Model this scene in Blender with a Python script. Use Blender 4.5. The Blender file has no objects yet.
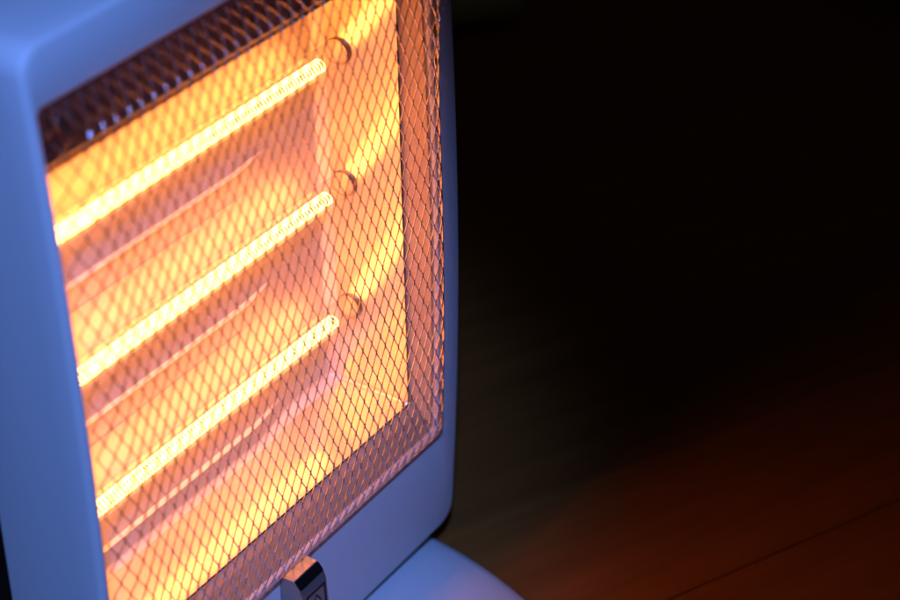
import bpy, bmesh, math, random
from mathutils import Vector, Matrix

random.seed(7)
scene = bpy.context.scene
COL = scene.collection
FZ = 0.268                      # middle heating tube stands 27 cm above the floor
ROOT = Vector((-0.107, 0.0, 0.0))   # base of the heater on the floor

# ------------------------------------------------------------------ camera
cam_d = bpy.data.cameras.new("camera")
cam = bpy.data.objects.new("camera", cam_d)
COL.objects.link(cam)
right = Vector((0.54600473, -0.83766437, -0.01404451))
up = Vector((0.45897488, 0.28505967, 0.8414767))
back = Vector((-0.70087152, -0.46589634, 0.54011083))
M = Matrix((right, up, back)).transposed().to_4x4()
M.translation = Vector((-0.79570426, -0.60797559, 0.57221579 + FZ))
cam.matrix_world = M
cam_d.sensor_width = 36.0
cam_d.lens = 84.72
cam_d.clip_start = 0.02
cam_d.clip_end = 60.0
cam_d.dof.use_dof = True
cam_d.dof.focus_distance = 1.135
cam_d.dof.aperture_fstop = 5.6
cam_d.dof.aperture_blades = 0
scene.camera = cam

# ------------------------------------------------------------------ world + light
world = bpy.data.worlds.new("World")
scene.world = world
world.use_nodes = True
bg = world.node_tree.nodes["Background"]
bg.inputs[0].default_value = (1.0, 0.98, 0.75, 1)
bg.inputs[1].default_value = 0.006

ld = bpy.data.lights.new("blue_lamp", 'SPOT')
ld.spot_size = math.radians(21)
ld.spot_blend = 0.8
ld.shadow_soft_size = 0.045
ld.energy = 100.0
ld.color = (0.155, 0.32, 1.0)
lamp = bpy.data.objects.new("blue_lamp", ld)
COL.objects.link(lamp)
lamp.location = (-0.99, -0.76, 1.46)
aim = Vector((-0.24, -0.02, 0.28))
lamp.rotation_euler = (aim - lamp.location).to_track_quat('-Z', 'Y').to_euler()

vs = scene.view_settings
vs.view_transform = 'Standard'
vs.look = 'None'
vs.gamma = 1.0
vs.exposure = 0.0
vs.use_curve_mapping = False

scene.render.engine = 'CYCLES'
cy = scene.cycles
cy.use_denoising = True
try:
    cy.denoiser = 'OPENIMAGEDENOISE'
except Exception:
    pass
cy.max_bounces = 10
cy.diffuse_bounces = 4
cy.glossy_bounces = 6
cy.transmission_bounces = 8
cy.transparent_max_bounces = 16
cy.sample_clamp_indirect = 6.0
cy.caustics_reflective = True
cy.blur_glossy = 0.3


# ------------------------------------------------------------------ materials
def new_mat(name):
    m = bpy.data.materials.new(name)
    m.use_nodes = True
    nt = m.node_tree
    return m, nt, nt.nodes["Principled BSDF"]


def noise_bump(nt, bsdf, scale, strength, dist=0.001, detail=4.0, stretch=None):
    tc = nt.nodes.new("ShaderNodeTexCoord")
    n = nt.nodes.new("ShaderNodeTexNoise")
    n.inputs["Scale"].default_value = scale
    n.inputs["Detail"].default_value = detail
    src = tc.outputs["Object"]
    if stretch:
        mp = nt.nodes.new("ShaderNodeMapping")
        mp.inputs["Scale"].default_value = stretch
        nt.links.new(src, mp.inputs[0])
        src = mp.outputs[0]
    nt.links.new(src, n.inputs["Vector"])
    b = nt.nodes.new("ShaderNodeBump")
    b.inputs["Strength"].default_value = strength
    b.inputs["Distance"].default_value = dist
    nt.links.new(n.outputs["Fac"], b.inputs["Height"])
    nt.links.new(b.outputs[0], bsdf.inputs["Normal"])
    return n


def rough_from(nt, bsdf, n, lo, hi):
    mr = nt.nodes.new("ShaderNodeMapRange")
    mr.inputs["From Min"].default_value = 0.3
    mr.inputs["From Max"].default_value = 0.7
    mr.inputs["To Min"].default_value = lo
    mr.inputs["To Max"].default_value = hi
    nt.links.new(n.outputs["Fac"], mr.inputs["Value"])
    nt.links.new(mr.outputs[0], bsdf.inputs["Roughness"])


m_white, nt, b = new_mat("white_plastic")
b.inputs["Base Color"].default_value = (0.78, 0.78, 0.79, 1)
n = noise_bump(nt, b, 900, 0.12, 0.0004)
rough_from(nt, b, n, 0.46, 0.56)
b.inputs["Specular IOR Level"].default_value = 0.35

m_black, nt, b = new_mat("black_plastic")
b.inputs["Base Color"].default_value = (0.006, 0.006, 0.007, 1)
b.inputs["Roughness"].default_value = 0.38
noise_bump(nt, b, 600, 0.1, 0.0004)

m_silver, nt, b = new_mat("silver_plastic")
b.inputs["Metallic"].default_value = 0.6
b.inputs["Base Color"].default_value = (0.36, 0.33, 0.31, 1)
n = noise_bump(nt, b, 500, 0.12, 0.0004)
rough_from(nt, b, n, 0.28, 0.4)

m_print, nt, b = new_mat("dark_print")
b.inputs["Base Color"].default_value = (0.012, 0.011, 0.02, 1)
b.inputs["Roughness"].default_value = 0.5

m_refl, nt, b = new_mat("reflector_metal")
b.inputs["Metallic"].default_value = 0.35
b.inputs["Base Color"].default_value = (0.88, 0.80, 0.66, 1)
n = noise_bump(nt, b, 60, 0.10, 0.001, 5.0, (1.0, 1.0, 6.0))
rough_from(nt, b, n, 0.46, 0.6)

m_polish, nt, b = new_mat("polished_reflector")
b.inputs["Metallic"].default_value = 0.6
b.inputs["Base Color"].default_value = (0.88, 0.80, 0.54, 1)
n = noise_bump(nt, b, 45, 0.08, 0.001, 3.0)
rough_from(nt, b, n, 0.16, 0.26)

m_wall, nt, b = new_mat("galvanised_lip")
b.inputs["Metallic"].default_value = 0.3
b.inputs["Base Color"].default_value = (0.80, 0.62, 0.42, 1)
n = noise_bump(nt, b, 90, 0.2, 0.001, 5.0)
rough_from(nt, b, n, 0.36, 0.5)

m_lip_shade, nt, b = new_mat("shaded_lip_metal")  # dark version of the lip metal: the top strip's shade is in its colour
b.inputs["Metallic"].default_value = 0.8
b.inputs["Base Color"].default_value = (0.20, 0.15, 0.13, 1)
n = noise_bump(nt, b, 90, 0.2, 0.001, 5.0)
rough_from(nt, b, n, 0.16, 0.28)

m_mesh, nt, b = new_mat("nickel_mesh")
b.inputs["Metallic"].default_value = 1.0
b.inputs["Base Color"].default_value = (0.72, 0.62, 0.62, 1)
n = noise_bump(nt, b, 500, 0.15, 0.0004)
rough_from(nt, b, n, 0.13, 0.22)

m_clip, nt, b = new_mat("heat_tinted_steel")
b.inputs["Metallic"].default_value = 1.0
b.inputs["Base Color"].default_value = (0.50, 0.36, 0.24, 1)
n = noise_bump(nt, b, 300, 0.3, 0.0005)
rough_from(nt, b, n, 0.3, 0.5)

m_ceramic, nt, b = new_mat("ceramic")
b.inputs["Base Color"].default_value = (0.6, 0.57, 0.5, 1)
b.inputs["Roughness"].default_value = 0.7

# incandescent wire
m_fil = bpy.data.materials.new("glowing_wire")
m_fil.use_nodes = True
nt = m_fil.node_tree
nt.nodes.remove(nt.nodes["Principled BSDF"])
em = nt.nodes.new("ShaderNodeEmission")
em.inputs[0].default_value = (1.0, 0.285, 0.064, 1)
em.inputs[1].default_value = 19.0
nt.links.new(em.outputs[0], nt.nodes["Material Output"].inputs[0])

# quartz: clear with a faint frosting that scatters the wire's light
m_quartz = bpy.data.materials.new("quartz_glass")
m_quartz.use_nodes = True
nt = m_quartz.node_tree
nt.nodes.remove(nt.nodes["Principled BSDF"])
tr = nt.nodes.new("ShaderNodeBsdfTransparent")
tr.inputs[0].default_value = (0.97, 0.97, 0.97, 1)
gl = nt.nodes.new("ShaderNodeBsdfGlossy")
gl.inputs["Roughness"].default_value = 0.28
fr = nt.nodes.new("ShaderNodeFresnel")
fr.inputs[0].default_value = 1.45
mx = nt.nodes.new("ShaderNodeMixShader")
fm = nt.nodes.new("ShaderNodeMath")
fm.operation = 'MULTIPLY'
fm.inputs[1].default_value = 0.18
nt.links.new(fr.outputs[0], fm.inputs[0])
nt.links.new(fm.outputs[0], mx.inputs[0])
nt.links.new(tr.outputs[0], mx.inputs[1])
nt.links.new(gl.outputs[0], mx.inputs[2])
tl = nt.nodes.new("ShaderNodeBsdfTranslucent")
tl.inputs[0].default_value = (0.9, 0.9, 0.9, 1)
mx2 = nt.nodes.new("ShaderNodeMixShader")
mx2.inputs[0].default_value = 0.085
nt.links.new(mx.outputs[0], mx2.inputs[1])
nt.links.new(tl.outputs[0], mx2.inputs[2])
nt.links.new(mx2.outputs[0], nt.nodes["Material Output"].inputs[0])

# dark stained wood
m_wood, nt, b = new_mat("dark_wood")
tc = nt.nodes.new("ShaderNodeTexCoord")
oi = nt.nodes.new("ShaderNodeObjectInfo")
add = nt.nodes.new("ShaderNodeVectorMath")
add.operation = 'ADD'
sc = nt.nodes.new("ShaderNodeVectorMath")
sc.operation = 'SCALE'
sc.inputs[0].default_value = (37.0, 11.0, 5.0)
nt.links.new(oi.outputs["Random"], sc.inputs["Scale"])
nt.links.new(tc.outputs["Object"], add.inputs[0])
nt.links.new(sc.outputs[0], add.inputs[1])
mp = nt.nodes.new("ShaderNodeMapping")
mp.inputs["Scale"].default_value = (3.0, 42.0, 10.0)
nt.links.new(add.outputs[0], mp.inputs[0])
nz = nt.nodes.new("ShaderNodeTexNoise")
nz.inputs["Scale"].default_value = 1.6
nz.inputs["Detail"].default_value = 8.0
nz.inputs["Distortion"].default_value = 0.6
nt.links.new(mp.outputs[0], nz.inputs["Vector"])
cr = nt.nodes.new("ShaderNodeValToRGB")
cr.color_ramp.elements[0].position = 0.3
cr.color_ramp.elements[0].color = (0.26, 0.086, 0.018, 1)
cr.color_ramp.elements[1].position = 0.72
cr.color_ramp.elements[1].color = (0.34, 0.115, 0.025, 1)
nt.links.new(nz.outputs["Fac"], cr.inputs[0])
hv = nt.nodes.new("ShaderNodeHueSaturation")
mr = nt.nodes.new("ShaderNodeMapRange")
mr.inputs["To Min"].default_value = 0.85
mr.inputs["To Max"].default_value = 1.12
nt.links.new(oi.outputs["Random"], mr.inputs["Value"])
nt.links.new(mr.outputs[0], hv.inputs["Value"])
nt.links.new(cr.outputs[0], hv.inputs["Color"])
nt.links.new(hv.outputs[0], b.inputs["Base Color"])
b.inputs["Roughness"].default_value = 0.55
b.inputs["Specular IOR Level"].default_value = 0.08
bp = nt.nodes.new("ShaderNodeBump")
bp.inputs["Strength"].default_value = 0.25
bp.inputs["Distance"].default_value = 0.001
nt.links.new(nz.outputs["Fac"], bp.inputs["Height"])
nt.links.new(bp.outputs[0], b.inputs["Normal"])

m_sub, nt, b = new_mat("subfloor")
b.inputs["Base Color"].default_value = (0.004, 0.003, 0.002, 1)
b.inputs["Roughness"].default_value = 0.9
noise_bump(nt, b, 40, 0.2)


def cloth_mat(name, c):
    m, nt, b = new_mat(name)
    b.inputs["Base Color"].default_value = (*c, 1)
    b.inputs["Roughness"].default_value = 0.95
    noise_bump(nt, b, 350, 0.5, 0.001)
    return m


m_olive = cloth_mat("olive_cloth", (0.55, 0.50, 0.32))
m_navy = cloth_mat("navy_cloth", (0.008, 0.015, 0.07))


# ------------------------------------------------------------------ mesh helpers
def link(name, verts, faces, mat, parent=None, loc=None, smooth=True, offset=None, angle=35):
    """One mesh object; verts in heater coordinates (z=0 at the middle tube) when offset is given."""
    me = bpy.data.meshes.new(name)
    if offset is not None:
        verts = [(v[0] + offset[0], v[1] + offset[1], v[2] + offset[2]) for v in verts]
    me.from_pydata([tuple(v) for v in verts], [], faces)
    bm = bmesh.new()
    bm.from_mesh(me)
    bmesh.ops.recalc_face_normals(bm, faces=bm.faces)
    bm.to_mesh(me)
    bm.free()
    me.materials.append(mat)
    if smooth:
        me.polygons.foreach_set("use_smooth", [True] * len(me.polygons))
        me.set_sharp_from_angle(angle=math.radians(angle))
    o = bpy.data.objects.new(name, me)
    COL.objects.link(o)
    if parent is not None:
        o.parent = parent
    if loc is not None:
        o.location = loc
    return o


OFF = Vector((0, 0, FZ)) - ROOT      # heater coordinates -> local coordinates of the root


def rrect(x0, x1, z0, z1, r, nc=6, ns=24):
    """Rounded rectangle in XZ, always the same number of points."""
    pts = []
    corners = [(x1 - r, z0 + r, -90), (x1 - r, z1 - r, 0), (x0 + r, z1 - r, 90), (x0 + r, z0 + r, 180)]
    arcs = []
    for cx, cz, a0 in corners:
        arcs.append([(cx + r * math.cos(math.radians(a0 + 90 * i / nc)),
                      cz + r * math.sin(math.radians(a0 + 90 * i / nc))) for i in range(nc + 1)])
    for k in range(4):
        pts += arcs[k]
        a, c = arcs[k][-1], arcs[(k + 1) % 4][0]
        for i in range(1, ns):
            t = i / ns
            pts.append((a[0] + (c[0] - a[0]) * t, a[1] + (c[1] - a[1]) * t))
    return pts


def bow(z):
    return 0.008 * (1 - ((z + 0.018) / 0.22) ** 2)


YF = -0.0430


def loft(loops, cap_end=False):
    verts, faces = [], []
    n = len(loops[0])
    for lp in loops:
        verts += lp
    for k in range(len(loops) - 1):
        for i in range(n):
            j = (i + 1) % n
            faces.append((k * n + i, k * n + j, (k + 1) * n + j, (k + 1) * n + i))
    if cap_end:
        k = (len(loops) - 1) * n
        faces.append(tuple(range(k, k + n)))
    return verts, faces


def lathe_x(profile, n=24):
    """Profile [(x, r)] turned round the X axis."""
    verts, faces = [], []
    for x, r in profile:
        for i in range(n):
            a = 2 * math.pi * i / n
            verts.append((x, r * math.cos(a), r * math.sin(a)))
    for k in range(len(profile) - 1):
        for i in range(n):
            j = (i + 1) % n
            faces.append((k * n + i, k * n + j, (k + 1) * n + j, (k + 1) * n + i))
    return verts, faces


def prism_x(profile, x0, x1):
    """Closed (y, z) profile extruded along X."""
    n = len(profile)
    verts = [(x0, y, z) for y, z in profile] + [(x1, y, z) for y, z in profile]
    faces = [(i, (i + 1) % n, n + (i + 1) % n, n + i) for i in range(n)]
    faces += [tuple(range(n)), tuple(range(n, 2 * n))]
    return verts, faces


# ------------------------------------------------------------------ setting: the floor
PDIR = Vector((0.90129, -0.43305, 0)).normalized()
PNRM = Vector((0.43305, 0.90129, 0)).normalized()
PW, PL = 0.1225, 1.35
floor = link("floor", [(-4, -4, -0.014), (5, -4, -0.014), (5, 5, -0.014), (-4, 5, -0.014)], [(0, 1, 2, 3)], m_sub)
floor["kind"] = "structure"


def plank_mesh():
    bm = bmesh.new()
    bmesh.ops.create_cube(bm, size=1.0)
    for v in bm.verts:
        v.co.x *= PL - 0.0012
        v.co.y *= PW - 0.0007
        v.co.z = v.co.z * 0.012 - 0.006
    top = [e for e in bm.edges if all(v.co.z > -0.003 for v in e.verts)]
    bmesh.ops.bevel(bm, geom=top, offset=0.0005, segments=1, affect='EDGES')
    me = bpy.data.meshes.new("plank")
    bm.to_mesh(me)
    bm.free()
    me.materials.append(m_wood)
    return me


pm = plank_mesh()
ang = math.atan2(PDIR.y, PDIR.x)
for r in range(-11, 19):
    stag = (r * 0.437 + 0.32) % 1.0
    for c in range(-2, 3):
        p = bpy.data.objects.new("plank", pm)
        COL.objects.link(p)
        p.parent = floor
        p.location = PDIR * ((c + stag) * PL) + PNRM * ((r + 0.5) * PW)
        p.rotation_euler = (0, 0, ang)

# ------------------------------------------------------------------ the heater
heater = bpy.data.objects.new("quartz_heater", None)
COL.objects.link(heater)
heater.location = ROOT
heater.empty_display_size = 0.05
heater["label"] = "white radiant heater with three glowing tubes behind a wire mesh grille"
heater["category"] = "heater"

OX0, OX1, OZ0, OZ1 = -0.2490, 0.0305, -0.1590, 0.1740     # opening
BX0, BX1, BZ0, BZ1 = -0.2545, 0.0540, -0.2390, 0.2020     # outside of the front


def ring(x0, x1, z0, z1, r, y, w):
    return [(x, y - w * bow(z), z) for x, z in rrect(x0, x1, z0, z1, r)]


def inset(d, r, y, w):
    return ring(BX0 + d, BX1 - d, BZ0 + d, BZ1 - d, max(r - d * 0.6, 0.003), y, w)


def opening(d, y, w):
    return ring(OX0 - d, OX1 + d, OZ0 - d, OZ1 + d, 0.003 + d, y, w)


loops = [opening(0.0005, YF + 0.012, 0.8), opening(0.0, YF + 0.0016, 1), opening(0.0005, YF + 0.0005, 1),
         opening(0.0015, YF, 1),
         inset(0.0032, 0.013, YF, 1), inset(0.0015, 0.013, YF + 0.0005, 1), inset(0.0005, 0.013, YF + 0.0016, 1),
         inset(0.0, 0.013, YF + 0.0035, 1), inset(0.0001, 0.013, YF + 0.015, 0.95), inset(0.0006, 0.014, YF + 0.030, 0.8), inset(0.0018, 0.016, 0.002, 0.6),
         inset(0.0036, 0.017, 0.014, 0.5),
         inset(0.0068, 0.020, 0.032, 0.2), inset(0.0130, 0.024, 0.050, 0), inset(0.028, 0.030, 0.064, 0),
         inset(0.046, 0.034, 0.074, 0), inset(0.068, 0.036, 0.080, 0)]
v, f = loft(loops, cap_end=True)
link("housing", v, f, m_white, heater, offset=OFF, angle=50)


# reflector: three stamped troughs that run out into a plain rising end
def smin(a, b_, k):
    h = max(k - abs(a - b_), 0.0) / k
    return min(a, b_) - h * h * k * 0.25


def sstep(a, b_, x):
    t = min(max((x - a) / (b_ - a), 0), 1)
    return t * t * (3 - 2 * t)


RX0, RX1, RZ0, RZ1 = -0.2445, 0.0205, -0.1385, 0.1370
YB, YR = 0.0150, -0.0350          # back of the box, front rim


def refl_y(x, z):
    k = max(-1, min(1, round(z / 0.08)))
    dz = min(abs(z - 0.08 * k) / 0.04, 1.0)
    w = (1 - sstep(-0.070, -0.020, x)) * sstep(-0.240, -0.232, x)
    y = YB - w * (0.0040 * dz ** 2 + 0.0024 * max(0.0, 1 - abs(dz - 1) / 0.028)
                  + 0.00035 * max(0.0, 1 - abs((z - 0.08 * k) - 0.0225) / 0.0012))
    for d in (RX1 - x, x - RX0, RZ1 - z, z - RZ0):
        y = smin(y, YR + d * 7.8, 0.028)
    return max(y, YR)


def samples(a, c, n, marks):
    """Coordinates from a to c: dense on the steep walls, plus a fold line at each mark."""
    q = [a + 0.0125 * i / 22 for i in range(22)] + [c - 0.0125 * i / 22 for i in range(22)]
    q += [a + 0.0125 + (c - a - 0.025) * i / n for i in range(n + 1)]
    for m_ in marks:
        q = [z for z in q if abs(z - m_) > 0.0024] + [m_ - 0.0020, m_ - 0.0011, m_, m_ + 0.0011, m_ + 0.0020]
    return sorted(q)


zs = samples(RZ0, RZ1, 80, (-0.12, -0.0575, -0.04, 0.0225, 0.04, 0.1025, 0.12))
xs = samples(RX0, RX1, 60, ())
v = [(x, refl_y(x, z), z) for z in zs for x in xs]
nx = len(xs)
f = [(j * nx + i, j * nx + i + 1, (j + 1) * nx + i + 1, (j + 1) * nx + i)
     for j in range(len(zs) - 1) for i in range(nx - 1)]
sets = {"back": [], 0: [], 1: [], 2: [], 3: []}
for q in f:
    cx = sum(v[k][0] for k in q) / 4
    cz = sum(v[k][2] for k in q) / 4
    d = [RX1 - cx, cx - RX0, RZ1 - cz, cz - RZ0]
    k = min(range(4), key=lambda t: d[t])
    sets[k if d[k] < 0.0062 else "back"].append(q)
for key, qs in sets.items():
    used = sorted({k for q in qs for k in q})
    idx = {k: n_ for n_, k in enumerate(used)}
    o = link("reflector" if key == "back" else "reflector_wall", [v[k] for k in used],
             [tuple(idx[k] for k in q) for q in qs], m_refl if key == "back" else m_polish, heater, offset=OFF, angle=28)

# the lip: four bent metal strips between the reflector's rim and the opening
ix0, ix1, iz0, iz1 = RX0 - 0.002, RX1 + 0.0022, RZ0 - 0.002, RZ1 + 0.0018
yi, yo = -0.0345, YF + 0.0025
inner = [(ix0, iz0), (ix1, iz0), (ix1, iz1), (ix0, iz1)]
outer = [(OX0 - 0.0004, OZ0 - 0.0004), (OX1 + 0.0004, OZ0 - 0.0004), (OX1 + 0.0004, OZ1 + 0.0004), (OX0 - 0.0004, OZ1 + 0.0004)]
for k in range(4):
    a, c = inner[k], inner[(k + 1) % 4]
    A, C_ = outer[k], outer[(k + 1) % 4]
    n = 16
    vv, ff = [], []
    for i in range(n + 1):
        t = i / n
        pi = (a[0] + (c[0] - a[0]) * t, a[1] + (c[1] - a[1]) * t)
        po = (A[0] + (C_[0] - A[0]) * t, A[1] + (C_[1] - A[1]) * t)
        fx, dy = ((0.2, 0.0075), (0.72, 0.0006), (0.2, 0.0015), (0.2, 0.0015))[k]
        mid = (pi[0] + (po[0] - pi[0]) * fx, pi[1] + (po[1] - pi[1]) * fx)
        vv.append((pi[0], yi, pi[1]))
        vv.append((mid[0], yo + dy - bow(mid[1]), mid[1]))
        vv.append((po[0], yo - bow(po[1]), po[1]))
    for i in range(n):
        for q in range(2):
            ff.append((3 * i + q, 3 * i + 3 + q, 3 * i + 4 + q, 3 * i + 1 + q))
    link("top_lip" if k == 2 else "reflector_lip", vv, ff, m_lip_shade if k == 2 else m_wall, heater, offset=OFF, smooth=False)  # the top strip of the lip gets the metal coloured as if in shade

# dark inner tray behind the reflector, so that the joint round its rim reads black
tl_ = [ring(OX0 - 0.001, OX1 + 0.001, OZ0 - 0.001, OZ1 + 0.001, 0.006, -0.028, 0),
       ring(OX0 - 0.001, OX1 + 0.001, OZ0 - 0.001, OZ1 + 0.001, 0.006, 0.036, 0)]
v, f = loft(tl_, cap_end=True)
link("inner_tray", v, f, m_black, heater, offset=OFF, smooth=False)


# heating tubes: quartz sleeve, coiled wire, end collars
def coil(x0, x1, rad, pitch, wr, segs=16, sides=5):
    turns = (x1 - x0) / pitch
    n = int(turns * segs)
    verts, faces = [], []
    for i in range(n + 1):
        t = i / n
        a = 2 * math.pi * turns * t
        c = Vector((x0 + (x1 - x0) * t, rad * math.cos(a), rad * math.sin(a)))
        rd = Vector((0, math.cos(a), math.sin(a)))
        tg = Vector((pitch / (2 * math.pi), -rad * math.sin(a), rad * math.cos(a))).normalized()
        bi = tg.cross(rd)
        for s in range(sides):
            q = 2 * math.pi * s / sides
            p = c + rd * (wr * math.cos(q)) + bi * (wr * math.sin(q))
            verts.append(tuple(p))
    for i in range(n):
        for s in range(sides):
            s2 = (s + 1) % sides
            faces.append((i * sides + s, i * sides + s2, (i + 1) * sides + s2, (i + 1) * sides + s))
    return verts, faces


fil_v, fil_f = coil(-0.228, 0.0, 0.0035, 0.0026, 0.00048)
fil_v = [(p[0], p[1], p[2] - 0.0016) for p in fil_v]
tube_v, tube_f = lathe_x([(-0.242, 0.0), (-0.242, 0.0070), (0.020, 0.0070), (0.024, 0.0045), (0.026, 0.0)], 28)
col_v, col_f = lathe_x([(0.0140, 0.0071), (0.0140, 0.0074), (0.0144, 0.0076), (0.0156, 0.0076), (0.0160, 0.0081), (0.0172, 0.0081), (0.0172, 0.0071)], 28)
cap_v, cap_f = lathe_x([(0.019, 0.0), (0.019, 0.0088), (0.020, 0.0092), (0.031, 0.0092), (0.032, 0.0082), (0.032, 0.0)], 20)
proto = None
for k, zt in enumerate((0.08, 0.0, -0.08)):
    at = OFF + Vector((0, 0, zt))
    if proto is None:
        t = link("heating_tube", tube_v, tube_f, m_quartz, heater, loc=at)
        kids = [link("filament", fil_v, fil_f, m_fil, t),
                link("end_collar", col_v, col_f, m_clip, t),
                link("end_cap", cap_v, cap_f, m_ceramic, t)]
        proto = (t, kids)
    else:
        t = proto[0].copy()
        COL.objects.link(t)
        t.location = at
        for kd in proto[1]:
            c = kd.copy()
            COL.objects.link(c)
            c.parent = t

# grille: expanded metal bent into a shallow tray
GX0, GX1, GZ0, GZ1 = OX0 + 0.0008, OX1 + 0.0015, OZ0 - 0.0022, OZ1 - 0.0008
BULGE = 0.0080


def softmin4(d):
    k = 0.22
    m = d[0]
    for q in d[1:]:
        m = smin(m, q, k)
    return max(m, 0.0)


def grille_pt(x, z):
    t = softmin4([(x - GX0) / 0.016, (GX1 - x) / 0.012, (z - GZ0) / 0.020, (GZ1 - z) / 0.018])
    h = BULGE * (1 - (1 - min(t, 1.0)) ** 1.8)
    return Vector((x, YF - 0.0012 - bow(z) - h * (1 + 0.7 * sstep(0.05, 0.15, z)), z))


def frame_at(x, z):
    e = 0.0008
    p = grille_pt(x, z)
    tx = (grille_pt(x + e, z) - grille_pt(x - e, z)).normalized()
    tz = (grille_pt(x, z + e) - grille_pt(x, z - e)).normalized()
    nn = tx.cross(tz)
    if nn.y > 0:
        nn = -nn
    return p, nn.normalized(), tz


PX, PZ = 0.0081, 0.00825
TH = math.radians(32)
HEX = [(math.cos(math.pi * q / 3), math.sin(math.pi * q / 3)) for q in range(6)]
gv, gf = [], []


def unfold(pts):
    """Arc length along a bent line of points, so that the mesh keeps its pitch round the bends."""
    acc = [0.0]
    for a, c in zip(pts, pts[1:]):
        acc.append(acc[-1] + (c - a).length)
    return acc


def interp(sv, acc, val):
    if sv <= 0:
        return val[0]
    for k in range(len(acc) - 1):
        if acc[k + 1] >= sv:
            return val[k] + (val[k + 1] - val[k]) * (sv - acc[k]) / (acc[k + 1] - acc[k])
    return val[-1]


xv = [GX0 + (GX1 - GX0) * i / 400 for i in range(401)]
zv = [GZ0 + (GZ1 - GZ0) * i / 400 for i in range(401)]
xa_ = unfold([grille_pt(x, 0.0) for x in xv])
za_ = unfold([grille_pt(-0.11, z) for z in zv])
LX, LZ = xa_[-1], za_[-1]
rows = round(LZ / PZ)
PZ = LZ / rows
PX = LX / round(LX / PX)
cols = round(LX / PX) + 1
SEG = 5
for r in range(rows):
    for c in range(cols):
        for s in (-1, 1):
            xa = (c + 0.5 * (r % 2)) * PX
            za = r * PZ
            pts = []
            for i in range(SEG + 1):
                t = i / SEG
                sx = 0.55 * t + 0.45 * t * t * (3 - 2 * t)
                pts.append((xa + s * PX * 0.5 * sx, za + PZ * t))
            if pts[-1][1] > LZ + 0.0001 or min(pts[0][0], pts[-1][0]) < -0.0001 or max(pts[0][0], pts[-1][0]) > LX + 0.0001:
                continue
            pts = [(interp(p[0], xa_, xv), interp(p[1], za_, zv)) for p in pts]
            base = len(gv)
            P = [frame_at(*p) for p in pts]
            for i in range(SEG + 1):
                a, c2 = P[max(i - 1, 0)][0], P[min(i + 1, SEG)][0]
                sd = (c2 - a).normalized()
                p, nn, tz = P[i]
                w = nn * math.cos(TH) + tz * math.sin(TH)
                w = (w - sd * sd.dot(w)).normalized()
                q = sd.cross(w)
                node = 1.0 if 0 < i < SEG else 1.4
                hw, ht = 0.00046, 0.00034 * node
                for (u1, u2) in HEX:
                    gv.append(p + w * (hw * u1) + q * (ht * u2))
            for i in range(SEG):
                for u in range(6):
                    u2 = (u + 1) % 6
                    gf.append((base + 6 * i + u, base + 6 * i + u2, base + 6 * i + 6 + u2, base + 6 * i + 6 + u))
            gf.append(tuple(range(base, base + 6)))
            gf.append(tuple(range(base + 6 * SEG, base + 6 * SEG + 6)))
grille = link("grille", gv, gf, m_mesh, heater, offset=OFF, angle=75)
grille["kind"] = "stuff"

# control block under the grille
BOFF = OFF + Vector((-0.0193, -0.0160, 0.0208))
prof = [(-0.031, -0.1812), (-0.0432, -0.1812), (-0.0437, -0.1815), (-0.0477, -0.1857), (-0.0482, -0.1864), (-0.0502, -0.191), (-0.0512, -0.205),
        (-0.0500, -0.214), (-0.0468, -0.2185), (-0.031, -0.222)]
prof = [(-0.031 + (y + 0.031) * 0.8, z) for y, z in prof]
v, f = prism_x(prof, -0.1020, -0.0805)
blk = link("switch_block", v, f, m_silver, heater, offset=BOFF, angle=20)
bv = blk.modifiers.new("soft_edges", 'BEVEL')
bv.width = 0.0004
bv.segments = 2
bv.limit_method = 'ANGLE'
bv.angle_limit = math.radians(50)
# black strip let into the slanted shoulder
d1 = Vector((0, -0.0032, -0.0042)).normalized()
nrm = Vector((0, -0.0042, 0.0032)).normalized()
p0 = Vector((0, -0.031 - 0.0127 * 0.8, -0.1815))
vv = []
for hgt in (-0.0006, 0.0005):
    for (x, t) in ((-0.1017, 0.0), (-0.0818, 0.0), (-0.0810, 0.0008), (-0.0808, 0.0048), (-0.0815, 0.0060), (-0.1012, 0.0062), (-0.1018, 0.0054)):
        vv.append(Vector((x, 0, 0)) + p0 + d1 * t + nrm * hgt)
n = 7
ff = [tuple(range(n)), tuple(range(n, 2 * n))] + [(i, (i + 1) % n, n + (i + 1) % n, n + i) for i in range(n)]
link("black_button", vv, ff, m_black, blk, offset=BOFF, smooth=False)


# printed mark on the face of the block: an outlined box with a pointed stroke in it
def on_face(x, z):
    t = (z + 0.191) / (-0.205 + 0.191)
    return Vector((x, -0.031 - (0.0192 + 0.0010 * t) * 0.8 - 0.00015, z))


def stroke(a, c, w):
    a, c = Vector(a), Vector(c)
    d = (c - a).normalized()
    s = Vector((-d.y, d.x)) * (w / 2)
    return [a + s, c + s, c - s, a - s]


vv, ff = [], []
for a, c, w in (((-0.0990, -0.1928), (-0.0824, -0.1928), 0.0019), ((-0.0830, -0.1922), (-0.0830, -0.2052), 0.0018),
                ((-0.0824, -0.2046), (-0.0990, -0.2046), 0.0019), ((-0.0984, -0.2052), (-0.0984, -0.1922), 0.0018),
                ((-0.0868, -0.2016), (-0.0907, -0.1957), 0.0011), ((-0.0907, -0.1957), (-0.0946, -0.2016), 0.0011)):
    k = len(vv)
    vv += [on_face(p.x, p.y) for p in stroke(a, c, w)]
    ff.append((k, k + 1, k + 2, k + 3))
mark = link("printed_mark", vv, ff, m_print, blk, offset=BOFF, smooth=False)

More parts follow.
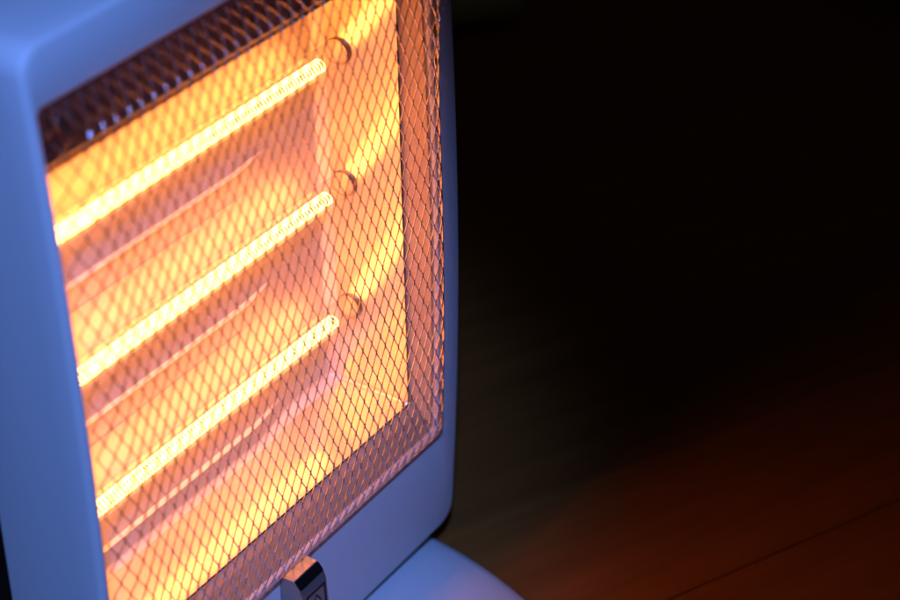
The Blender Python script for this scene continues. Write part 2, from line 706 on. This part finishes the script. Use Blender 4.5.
# neck and base
nk = []
for z, g in ((-0.2375, 0.0), (-0.250, -0.004)):
    nk.append([(x, y, z) for x, y in rrect(-0.215 - g, 0.002 + g, -0.026, 0.030, 0.012)])
v, f = loft(nk)
link("neck", v, f, m_black, heater, offset=OFF)

prof = [(0.0, 0.001), (0.965, 0.001), (0.99, 0.003), (1.0, 0.007), (0.997, 0.0095), (0.985, 0.0120), (0.95, 0.0142), (0.86, 0.0165),
        (0.70, 0.0188), (0.5, 0.0204), (0.25, 0.0214), (0.0, 0.0217)]
N = 96
verts, faces = [], []
for s, z in prof:
    for i in range(N):
        a = 2 * math.pi * i / N
        verts.append((0.157 * max(s, 0.001) * math.cos(a), 0.222 * max(s, 0.001) * math.sin(a), z))
for k in range(len(prof) - 1):
    for i in range(N):
        j = (i + 1) % N
        faces.append((k * N + i, k * N + j, (k + 1) * N + j, (k + 1) * N + i))
link("base", verts, faces, m_white, heater, angle=60)


# ------------------------------------------------------------------ dim things further back on the floor
def pad(name, sx, sy, h, mat, loc, rz, puff=0.35):
    bm = bmesh.new()
    bmesh.ops.create_cube(bm, size=1.0)
    bmesh.ops.subdivide_edges(bm, edges=bm.edges[:], cuts=9, use_grid_fill=True)
    for v in bm.verts:
        x, y, z = v.co * 2
        edge = max(abs(x), abs(y))
        t = 1 - edge ** 4 * (1 - puff)
        rr = 1 - 0.07 * (1 - abs(x * y)) * (edge > 0.8)
        v.co = Vector((x * sx / 2 * rr, y * sy / 2 * rr, h / 2 + z * h / 2 * t + 0.0008))
    for f_ in bm.faces:
        f_.smooth = True
    me = bpy.data.meshes.new(name)
    bm.to_mesh(me)
    bm.free()
    me.materials.append(mat)
    o = bpy.data.objects.new(name, me)
    COL.objects.link(o)
    o.location = loc
    o.rotation_euler = (0, 0, rz)
    return o


cu = pad("floor_cushion", 0.24, 0.22, 0.035, m_olive, (0.695, 0.475, 0), math.radians(58))
cu["label"] = "dim olive cushion on the dark floor behind the heater"
cu["category"] = "cushion"

pf = pad("floor_pouf", 0.26, 0.26, 0.09, m_navy, (1.10, 0.03, 0), math.radians(20), 0.6)
pf["label"] = "dark blue pad at the far right edge of the floor"
pf["category"] = "pouf"
